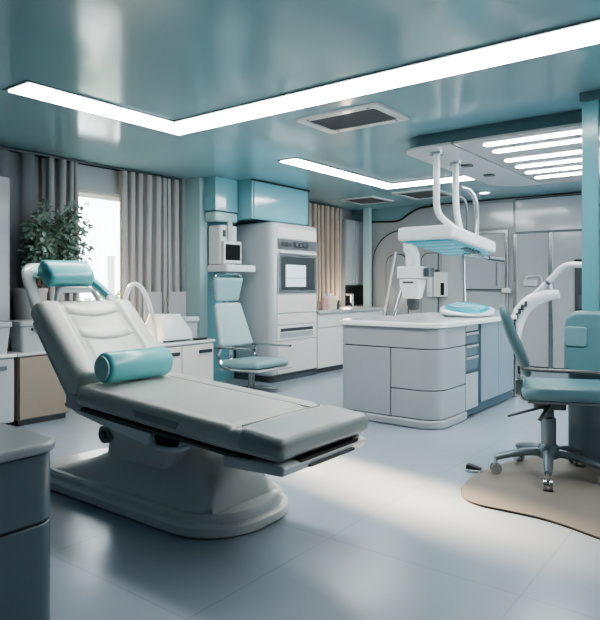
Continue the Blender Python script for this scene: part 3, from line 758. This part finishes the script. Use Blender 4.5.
# exam arm clamped on the island's far end
AX = 6.76
def ax(x, y): return onX(x, y, AX)
t = thing('articulated_arm', 'white curved clamp arm with slots and raised tube at the island end', 'medical arm', (AX, 2.1, .8))
hp = smooth([ax(514, 338), ax(516, 325), ax(522, 311), ax(532, 301), ax(545, 296), ax(559, 294)], 6)
n_ = len(hp)
obj('cover', MB().tube(hp, [.075 + .02 * math.sin(PI * i / (n_ - 1)) - .03 * i / (n_ - 1) for i in range(n_)], 18, flat=(1, .9)), 'white_gloss', t)
for k in range(5):
    p = hp[8 + k * 2] if 8 + k * 2 < n_ else hp[-1]
    obj('slot', MB().box(AX - .098, AX - .075, p.y - .012, p.y + .012, p.z - .03, p.z + .03), 'dark_grey', t)
tp = smooth([ax(529, 300), ax(540, 290), ax(553, 277), ax(562, 268), ax(570, 265), ax(582, 265)], 6)
obj('tube_arm', MB().tube(tp, .033, 14), 'white_mid', t)
j = ax(548, 284)
obj('joint_ring', MB().tube([ax(547, 283.5), ax(549, 281.5)], .038, 14), 'metal_dark', t)
obj('brace', MB().tube([ax(549, 281), ax(552, 293)], .018, 10), 'white_mid', t)
p = ax(514, 338)
obj('pole', MB().lathe([(.11, 0), (.11, .012), (.028, .03), (.026, .75)], (6.79, p.y), 16), 'metal', t)
obj('clamp', MB().box(6.655, 6.78, p.y - .06, p.y + .12, .7, .82), 'metal', t, bev=.01)

# ------------------------------------------------------------------ treatment couch
cx0, cx1 = 1.97, 2.67; CXM = (cx0 + cx1) / 2; HW = (cx1 - cx0) / 2
t = thing('treatment_couch', 'large pale leather treatment couch with raised backrest on a grey moulded base', 'treatment couch', (CXM, 2.8, 0))
# base: stepped plinth
def ring_r(x0, x1, y0, y1, r, z): return [(p[0], p[1], z) for p in rrect(x0, x1, y0, y1, r, 10)]
b = MB()
prof = [(0, 0.0), (-.012, .012), (-.012, .05), (0, .062), (.016, .066), (.016, .09), (.028, .105)]
b.loft([ring_r(2.0 + i, 2.70 - i, 2.0 + i, 3.62 - i, [.3 - i, .3 - i, .26 - i, .26 - i], z) for i, z in prof])
obj('base_plinth', b, 'chair_base', t)
# moulded hump: height profile along Y, narrowing upward
b = MB(); rings = []
def hump(s):       # s=0 foot end .. 1 head end : height above plinth, half width
    pass
N = 30
ys = [2.12 + (3.5 - 2.12) * k / N for k in range(N + 1)]
for y in ys:
    s = (y - 2.12) / 1.38
    if s < .1: hh = .21 * math.sin(PI / 2 * s / .1)
    elif s < .5: hh = .21 + .02 * (s - .1)
    else:
        u = (s - .5) / .5; hh = .218 * (1 - u * u * (3 - 2 * u)) + .0
    hh = max(hh, .004)
    ring = []
    wb = .29 * (1 if s > .08 else .75 + .25 * s / .08); wt = .29 - .16 * hh / .22
    m_ = 18
    for i in range(m_ + 1):
        a = PI * i / m_
        cxn = math.copysign(abs(math.cos(a)) ** .55, math.cos(a)); szn = math.sin(a) ** .6
        ww = wb + (wt - wb) * szn
        ring.append((CXM + .02 + ww * cxn, y, .1 + hh * szn))
    ring += [(CXM + .02 - wb * .9, y, .085), (CXM + .02 + wb * .9, y, .085)]
    rings.append(ring)
b.loft(rings); obj('base_cover', b, 'chair_base', t, smooth_angle=60)
# pedestal column
b = MB()
b.loft([ring_r(2.15, 2.53, 2.5, 3.1, .09, .12), ring_r(2.16, 2.52, 2.47, 3.08, .08, .33), ring_r(2.13, 2.55, 2.36, 3.08, .08, .40), ring_r(2.13, 2.55, 2.34, 3.05, .08, .47)])
obj('pedestal', b, 'chair_base', t, bev=.012)
p = obj('pivot_cap', MB().tube([(2.125, 3.03, .35), (2.2, 3.03, .35)], .05, 20), 'chair_base_dark', t)
obj('pivot_bolt', MB().tube([(2.11, 3.03, .35), (2.125, 3.03, .35)], .028, 14), 'metal_dark', p)
# sloping chassis under the seat : runs from (Y 3.15, z) to (Y 1.55)
SY0, SZ0, SY1, SZ1 = 3.05, .655, 1.6, .57     # seat top line: head end .. foot end
def st_(y): return SZ1 + (SZ0 - SZ1) * (y - SY1) / (SY0 - SY1)
b = MB().prism_ax([(3.2, st_(3.2) - .145), (3.16, st_(3.1) - .165), (3.1, st_(3.1) - .175), (2.5, st_(2.5) - .225), (2.3, st_(2.3) - .215), (2.22, st_(2.2) - .15)], 2.03, 2.61, 'X')
obj('chassis', b, 'white_mid', t, bev=.012)
b = MB().prism_ax([(3.17, st_(3.17) - .16), (3.12, st_(3.15) - .18), (2.5, st_(2.5) - .23), (2.47, st_(2.47) - .16)], 2.006, 2.03, 'X'); obj('side_plate', b, 'white_gloss', t, bev=.004)
obj('side_slot', MB().prism_ax([(2.46, st_(2.4) - .165), (2.44, st_(2.4) - .21), (2.3, st_(2.3) - .2), (2.28, st_(2.3) - .165)], 2.018, 2.04, 'X'), 'black', t)
obj('release_handle', MB().tube(smooth([(2.0, 2.45, st_(2.45) - .2), (1.985, 2.38, st_(2.4) - .215), (1.985, 2.24, st_(2.3) - .19), (2.02, 2.2, st_(2.2) - .17)], 6), .013, 10), 'white_gloss', t)
obj('frame_rail', MB().prism_ax([(3.22, st_(3.22) - .135), (3.22, st_(3.22) - .152), (1.68, st_(1.68) - .152), (1.68, st_(1.68) - .135)], 2.0, 2.64, 'X'), 'dark_grey', t)
# seat cushion
ST = .062
def seat_disp(u, s):
    d = -.010 * gs(u - .62, .02) - .008 * gs(u + .86, .02)
    d -= .012 * gs(s - .80, .007)
    d += .006 * gs(u, .6)
    if s > .8: d -= .004
    return d
b = MB(); slab(b, (CXM, SY0 + .04, SZ0 - ST), (CXM, SY1, SZ1 - ST), (1, 0, 0), HW, ST, .045, seat_disp, 90, tfun=lambda s: 1 - .18 * max(0, (s - .75) / .25))
seat = obj('seat_cushion', b, 'leather_grey', t, smooth_angle=70)
b = MB(); slab(b, (CXM, 1.85, st_(1.85) - ST + .008), (CXM, SY1 - .005, SZ1 - ST + .008), (1, 0, 0), HW + .005, ST * .93, .045, None, 20, end_r=.03, tfun=lambda s: 1 - .16 * s)
obj('foot_cover', b, 'leather_foot', seat, smooth_angle=70, label='darker grey padded foot end')
# piping seams on the seat
def on_seat(x, y, dz=.001): return (x, y, st_(y) + dz)
for xs in (CXM + .62 * HW, CXM + .1 * HW):
    pass
obj('seam', MB().tube([on_seat(CXM + .62 * HW, y, -.004) for y in (2.95, 2.4, 1.86)], .0035, 6), 'leather_seam', seat)
obj('seam', MB().tube([on_seat(x, 1.86, -.004) for x in (2.02, CXM, 2.61)], .0035, 6), 'leather_seam', seat)
obj('pocket_trim', MB().prism_ax([(2.56, st_(2.56) - .052), (2.54, st_(2.54) - .085), (2.24, st_(2.24) - .085), (2.22, st_(2.22) - .052)], cx0 - .006, cx0 + .01, 'X'), 'leather_seam', seat)
# foot tray
b = MB().prism_ax([(1.95, st_(1.95) - .15), (1.62, st_(1.62) - .118), (1.59, st_(1.59) - .126), (1.605, st_(1.6) - .165), (1.95, st_(1.95) - .2)], 1.985, 2.64, 'X')
ft = obj('foot_tray', b, 'white_mid', t, bev=.01)
obj('tray_slot', MB().box(2.1, 2.56, 1.596, 1.7, st_(1.6) - .126, st_(1.6) - .112), 'black', ft)
obj('tray_grip', MB().box(2.16, 2.52, 1.588, 1.62, st_(1.6) - .158, st_(1.6) - .146), 'metal_dark', ft)
# backrest
B0 = Vector((CXM, 3.03, .665)); B1 = Vector((CXM, 3.50, 1.135))     # front surface line
TB = (B1 - B0).normalized(); NB = Vector((0, -TB.z, TB.y))            # outward (front/up) normal
HT = .075
def back_disp(u, s):
    d = 0
    au = abs(u)
    d += .012 * (1 / (1 + math.exp(-(au - .58) * 30)))        # raised side wings
    d -= .013 * gs(au - .53, .022)
    if au < .53:
        for sc in (.50, .80):
            curve = sc - .05 * (1 - (u / .53) ** 2)
            d -= .012 * gs(s - curve, .010)
            d += .006 * gs(s - curve - .06, .05)
    return d
b = MB(); slab(b, B0 - NB * HT + TB * .0, B1 - NB * HT, (1, 0, 0), HW * 1.0, HT, .055, back_disp, 110, tfun=lambda s: 1.15 - .3 * s)
back = obj('backrest', b, 'leather', t, smooth_angle=70)
bs = MB()
sh = B0 - NB * (2 * HT + .02)
b = MB(); slab(b, B0 - NB * (HT * 2 + .03) - TB * .02, B1 - NB * (HT * 2 + .0) - TB * .06, (1, 0, 0), HW * .93, .022, .02, None, 8)
obj('back_shell', b, 'chair_base', t)
q = B0 - NB * .17
obj('hinge_cover', MB().rbox(1.99, 2.65, 3.05, 3.22, .5, .585, .04), 'white_mid', t, bev=.015)
# headrest: frame loop + aqua side strap + pillow
def bk(x, s, n): p = B0 + TB * s + NB * n; return (x, p.y, p.z)
LB = (B1 - B0).length
# loop in backrest plane, left upright white, right upright aqua strap
lp = smooth([bk(2.03, LB - .06, -.1), bk(2.03, LB + .04, -.08), bk(2.035, LB + .2, -.05), bk(2.08, LB + .285, -.045), bk(2.2, LB + .305, -.05), bk(2.31, LB + .3, -.05), bk(2.41, LB + .27, -.055), bk(2.5, LB + .17, -.06), bk(2.57, LB + .05, -.08), bk(2.6, LB - .06, -.1)], 7)
hf = obj('headrest_frame', MB().tube(lp, .028, 14, flat=(1.5, .75)), 'white_gloss', t)
st2 = [lp[i] for i in range(40, 56)]
strap = []
for p in st2: strap.append(p + NB * .004)
obj('headrest_strap', MB().tube([lp[i] + Vector((.022, 0, 0)) + NB * .006 for i in range(14, 24)], .026, 12, flat=(1.2, .7)), 'aqua_side', hf)
obj('headrest_strap', MB().tube(strap, .034, 14, flat=(1.6, .8)), 'aqua_vinyl', hf)
c0 = Vector(bk(2.3, LB + .175, .03))
b = MB()
for k in range(1): pass
rings = []
for k in range(25):
    x = 2.09 + (2.41 - 2.09) * k / 24; e = min(x - 2.09, 2.41 - x); rr = 1 if e > .03 else .78 + .22 * math.sqrt(max(0, 1 - (1 - e / .03) ** 2))
    ring = []
    for i in range(28):
        a = 2 * PI * i / 28
        uu = math.copysign(abs(math.cos(a)) ** .75, math.cos(a)) * .093 * rr; ww = math.copysign(abs(math.sin(a)) ** .75, math.sin(a)) * .062 * rr
        ring.append(Vector((x, c0.y, c0.z)) + TB * uu + NB * ww)
    rings.append(ring)
b.loft(rings); obj('head_pillow', b, 'aqua_vinyl', t, smooth_angle=50)
obj('pillow_bracket', MB().tube(smooth([bk(2.12, LB - .03, -.05), bk(2.16, LB + .05, -.0), bk(2.27, LB + .06, .01), bk(2.39, LB + .05, .0), bk(2.44, LB - .03, -.05)], 6), .016, 10), 'white_mid', t)
obj('bracket_plate', MB().box(2.16, 2.38, bk(0, LB + .06, -.0)[1] - .02, bk(0, LB + .06, 0)[1] + .03, bk(0, LB + .05, 0)[2] - .015, bk(0, LB + .05, 0)[2] + .015), 'white_gloss', t, bev=.006)

# bolster (rests on the seat against the backrest)
br = .088; byc = 2.94; bzc = st_(byc) + br + .008
t2 = thing('bolster_pillow', 'aqua cylindrical bolster pillow lying across the couch seat at the backrest', 'bolster', (2.35, byc, bzc - br))
rings = []
for x, r in ((2.055, .06), (2.058, .074), (2.066, .084), (2.08, br), (2.475, br), (2.489, .084), (2.497, .074), (2.5, .06)):
    rings.append([(x, byc + r * math.cos(2 * PI * k / 40), bzc + r * math.sin(2 * PI * k / 40)) for k in range(40)])
obj('cover', MB().loft(rings), 'aqua_vinyl', t2, smooth_angle=40)
obj('end_disc', MB().tube([(2.046, byc, bzc), (2.056, byc, bzc)], .066, 36), 'aqua_side', t2)
obj('end_disc', MB().tube([(2.499, byc, bzc), (2.507, byc, bzc)], .066, 36), 'aqua_side', t2)

# ------------------------------------------------------------------ foreground cabinet
t = thing('drawer_cabinet', 'dark blue-grey drawer cabinet with pale rounded top in the left foreground', 'cabinet', (.6, 2.6, 0))
fx1, fy0 = 1.115, 1.83
R_ = [0, .07, .03, 0]
obj('carcass', MB().poly_prism(rrect(-.2, fx1 - .012, fy0 + .012, 3.2, R_, 8), .03, .672), 'slot_blue', t)
obj('plinth', MB().box(-.15, fx1 - .06, fy0 + .05, 3.1, 0, .03), 'dark_grey', t)
obj('worktop', MB().poly_prism(rrect(-.2, fx1 + .015, fy0 - .02, 3.22, [0, .09, .04, 0], 8), .672, .705), 'blue_grey', t, bev=.012, seg=3)
obj('drawer', MB().poly_prism(rrect(-.2, fx1, fy0, 3.2, R_, 8), .455, .668), 'blue_grey_dark', t, bev=.005)
obj('drawer', MB().poly_prism(rrect(-.2, fx1, fy0, 3.2, R_, 8), .04, .447), 'blue_grey_dark', t, bev=.005)

# ------------------------------------------------------------------ floor mat and pedal
pl = [onZ(x, y, 0) for x, y in ((461, 489), (463, 499), (478, 506), (500, 511), (522, 515.5), (545, 521), (570, 529), (600, 540), (660, 560), (690, 470), (620, 458), (560, 455), (515, 462), (478, 474))]
sm = smooth([(p.x, p.y, 0) for p in pl] + [(pl[0].x, pl[0].y, 0)], 6)[:-1]
poly = [(p.x, p.y) for p in sm]
cxm = sum(p[0] for p in poly) / len(poly); cym = sum(p[1] for p in poly) / len(poly)
t = thing('floor_mat', 'tan free-form floor mat with dark edge under the teal swivel chair', 'mat', (cxm, cym, 0))
obj('mat_sheet', MB().poly_prism([(cxm + (p[0] - cxm) * .992, cym + (p[1] - cym) * .992) for p in poly], .001, .012), 'mat_tan', t)
obj('mat_border', MB().poly_prism(poly, 0, .009), 'mat_edge', t)
q = onZ(474, 472, 0)
t = thing('foot_pedal', 'small black foot pedal on the floor left of the swivel chair', 'pedal', (q.x, q.y, 0))
def P2(a, d): return Matrix.Translation((q.x, q.y, 0)) @ Matrix.Rotation(math.radians(-78), 4, 'Z')
obj('base_shell', MB().rbox(-.055, .055, -.03, .03, 0, .02, .026).xform(P2(0, 0)), 'metal', t, bev=.006)
obj('rocker', MB().prism_ax([(-.05, .02), (.045, .02), (.05, .03), (-.045, .052)], -.024, .024, 'Y').xform(P2(0, 0)), 'black', t, bev=.006)

# ------------------------------------------------------------------ swivel chair (right)
def swivel_chair():
    ch = thing('swivel_chair', 'teal upholstered swivel chair on a grey five-star castor base on the tan mat', 'chair', (0, 0, 0))
    b = MB(); slab(b, (-.16, 0, .535), (.40, 0, .545), (0, 1, 0), .25, .042, .04, lambda u, s: -.012 * gs(u, .6) * (1 if s < .8 else 0), 24, end_r=.05)
    obj('seat', b, 'chair_teal', ch, smooth_angle=70)
    b = MB(); slab(b, (-.13, 0, .494), (.37, 0, .502), (0, 1, 0), .235, .012, .01, None, 10)
    obj('seat_pan', b, 'steel_blue', ch)
    b = MB(); rings = []
    pth = smooth([(-.13, 0, .63), (-.17, 0, .74), (-.23, 0, .88), (-.285, 0, 1.06)], 8)
    for i, p in enumerate(pth):
        s = i / (len(pth) - 1); tn = (pth[min(i + 1, len(pth) - 1)] - pth[max(i - 1, 0)]).normalized(); nn = Vector((tn.z, 0, -tn.x))
        e = min(s, 1 - s); k = 1 if e > .1 else math.sqrt(max(.05, 1 - (1 - e / .1) ** 2))
        wv = (.20 + .03 * math.sin(PI * s)) * (.82 + .18 * k)
        ring = []
        for (x, w, top) in rr_ring(wv, .023 * (.4 + .6 * k), .018 * k + .003, 14, 8, 4):
            ring.append(p + Vector((0, 1, 0)) * x + nn * (w + .02 * (x / .23) ** 2))
        rings.append(ring)
    b.loft(rings); obj('backrest', b, 'chair_teal_dark', ch, smooth_angle=70)
    obj('back_bar', MB().tube(smooth([(-.05, .0, .485), (-.15, 0, .475), (-.175, 0, .55), (-.185, 0, .68)], 6), .022, 12, flat=(1.6, .7)), 'metal', ch)
    obj('back_clip', MB().box(-.2, -.15, -.06, .06, .5, .6), 'metal', ch, bev=.008)
    obj('lever', MB().tube([(-.02, -.14, .455), (-.24, -.24, .40)], .008, 8), 'metal_dark', ch)
    obj('lever', MB().tube([(.0, -.13, .46), (-.06, -.2, .38)], .012, 8), 'metal_dark', ch)
    for sy in (-1,):
        a = obj('armrest', MB().tube(smooth([(-.15, sy * .2, .69), (-.05, sy * .27, .69), (.15, sy * .275, .69), (.36, sy * .27, .683)], 6), .014, 10, flat=(1.5, .8)), 'dark_grey', ch)
        obj('arm_loop', MB().tube(smooth([(.34, sy * .27, .683), (.4, sy * .275, .65), (.41, sy * .275, .58), (.39, sy * .26, .51), (.3, sy * .2, .485)], 6), .013, 10), 'metal', a)
    obj('tilt_box', MB().rbox(-.09, .1, -.07, .07, .42, .49, .02), 'metal_dark', ch, bev=.01)
    obj('gas_column', MB().lathe([(.032, .2), (.032, .42)]), 'metal_dark', ch)
    obj('column_sleeve', MB().lathe([(.045, .17), (.045, .36), (.036, .365)]), 'steel_blue', ch)
    obj('hub', MB().lathe([(.06, .11), (.068, .13), (.066, .17), (.05, .195)]), 'steel_blue', ch)
    for k in range(5):
        a = math.radians(267 + 72 * k); d = Vector((math.cos(a), math.sin(a), 0))
        pts = [d * .04 + Vector((0, 0, .145)), d * .15 + Vector((0, 0, .14)), d * .27 + Vector((0, 0, .118)), d * .33 + Vector((0, 0, .1))]
        lg = obj('leg', MB().tube(smooth(pts, 5), [.034 - .013 * i / 15 for i in range(16)], 12, flat=(1, .8)), 'steel_blue', ch)
        c = d * .325; w = Vector((-d.y, d.x, 0))
        ct = obj('castor', MB().tube([c + w * .008 + Vector((0, 0, .034)), c + w * .026 + Vector((0, 0, .034))], .034, 18).tube([c - w * .026 + Vector((0, 0, .034)), c - w * .008 + Vector((0, 0, .034))], .034, 18).tube([c + Vector((0, 0, .034)) - w * .02, c + Vector((0, 0, .034)) + w * .02], .012, 10).tube([c + Vector((0, 0, .034)), c + Vector((0, 0, .1))], .011, 10), 'metal', lg)
    return ch
ch = swivel_chair()
ch.location = (4.04, 1.11, .012); ch.rotation_euler = (0, 0, math.radians(-72))

# ------------------------------------------------------------------ teal console at the right
t = thing('equipment_console', 'teal padded equipment console on a blue-grey cabinet at the right edge', 'console', (4.7, .8, 0))
KY1 = 1.105
obj('cabinet_body', MB().rbox(4.45, 4.9, .3, KY1 - .015, 0.02, .64, .03), 'blue_grey_dark', t, bev=.008) if False else None
tx0, tx1 = 4.40, 4.445
obj('cabinet_body', MB().poly_prism(rrect(4.395, 4.45, .25, KY1 - .02, [.02, .0, .0, .02], 4), .02, .64), 'blue_grey_dark', t, bev=.006)
obj('plinth', MB().box(4.41, 4.45, .27, KY1 - .04, 0, .02), 'dark_grey', t)
b = MB().prism_ax(rrect(.2, KY1, .62, 1.035, [.05, .05, .1, .1], 8), 4.36, 4.45, 'X')
obj('padded_top', b, 'console_teal', t, bev=.03, seg=4)
obj('lid_panel', MB().prism_ax(rrect(KY1 - .15, KY1 - .012, .8, .93, .02, 4), 4.352, 4.37, 'X'), 'console_lid', t, bev=.006)

# ------------------------------------------------------------------ pale chair beside the oven unit
def pale_chair():
    ch = thing('examination_chair', 'pale teal high-backed examination chair with headrest beside the oven unit', 'chair', (0, 0, 0))
    b = MB(); slab(b, (-.26, 0, .31), (.36, 0, .335), (0, 1, 0), .27, .045, .04, None, 24, end_r=.06); obj('seat', b, 'stool_teal', ch, smooth_angle=70)
    b = MB(); slab(b, (-.26, 0, .25), (.38, 0, .275), (0, 1, 0), .285, .012, .01, None, 8); obj('seat_pan', b, 'white_mid', ch)
    b = MB(); slab(b, (-.24, 0, .50), (-.40, 0, 1.0), (0, 1, 0), .25, .04, .035, lambda u, s: -.012 * gs(u, .6), 24, wfun=lambda s: 1.08 - .28 * s); obj('backrest', b, 'stool_pale', ch, smooth_angle=70)
    b = MB(); slab(b, (-.405, 0, 1.02), (-.37, 0, 1.30), (0, 1, 0), .20, .03, .028, None, 16, wfun=lambda s: .9 + .25 * s); obj('headrest', b, 'stool_teal', ch, smooth_angle=70)
    obj('headrest_tube', MB().tube(smooth([(-.41, -.19, 1.1), (-.4, -.21, 1.25), (-.36, -.19, 1.33), (-.34, 0, 1.345), (-.36, .19, 1.33), (-.4, .21, 1.25), (-.41, .19, 1.1)], 6), .014, 8), 'chrome', ch)
    obj('back_post', MB().tube(smooth([(-.2, 0, .26), (-.33, 0, .34), (-.33, 0, .6), (-.44, 0, .95), (-.43, 0, 1.15)], 6), .025, 10), 'chrome', ch)
    for sy in (-1, 1):
        a = obj('armrest', MB().tube([(-.28, sy * .3, .5), (.33, sy * .3, .51)], .016, 10, flat=(1.6, .8)), 'metal', ch)
        obj('arm_support', MB().tube(smooth([(-.2, sy * .3, .49), (-.23, sy * .3, .4), (-.17, sy * .29, .3), (-.05, sy * .27, .265)], 6), .02, 10), 'chrome', a)
    obj('pedestal', MB().lathe([(.05, .03), (.04, .06), (.036, .2), (.07, .25)]), 'metal', ch)
    for k in range(4):
        a = PI / 4 + PI / 2 * k
        obj('foot', MB().tube([(0.03 * math.cos(a), .03 * math.sin(a), .035), (.3 * math.cos(a), .3 * math.sin(a), .018)], [.022, .016], 10), 'metal', ch)
    return ch
pcx = pale_chair(); pcx.location = (5.3, 4.74, 0); pcx.rotation_euler = (0, 0, math.radians(-92))

# ------------------------------------------------------------------ light
def area(name, loc, rot, sx, sy, power, col):
    l = bpy.data.lights.new(name, 'AREA'); l.shape = 'RECTANGLE'; l.size = sx; l.size_y = sy; l.energy = power; l.color = col
    o = bpy.data.objects.new(name, l); C.objects.link(o); o.location = loc; o.rotation_euler = rot; return o
sun = bpy.data.lights.new('sun', 'SUN'); sun.energy = 26; sun.angle = math.radians(5); sun.color = (1, .7, .44)
so = bpy.data.objects.new('sun', sun); C.objects.link(so)
d = Vector((-.19, -1, -.44)); so.rotation_euler = d.to_track_quat('-Z', 'Y').to_euler()
so.location = (5, 9, 4)
# daylight through the window
# bare point light above the counter, put in for the beige curtain's warm glow
sp = bpy.data.lights.new('curtain_glow_light', 'POINT'); sp.energy = 3; sp.color = (1, .78, .55); sp.shadow_soft_size = .08
o = bpy.data.objects.new('curtain_glow_light', sp); C.objects.link(o); o.location = (8.2, 5.3, 1.0)

wd = bpy.data.worlds.new('world'); bpy.context.scene.world = wd; wd.use_nodes = True
bg = wd.node_tree.nodes['Background']; bg.inputs['Color'].default_value = (.9, .96, 1, 1); bg.inputs['Strength'].default_value = 3.4

vs = bpy.context.scene.view_settings
vs.view_transform = 'AgX'; vs.look = 'AgX - Medium High Contrast'; vs.exposure = 1.22; vs.gamma = 1
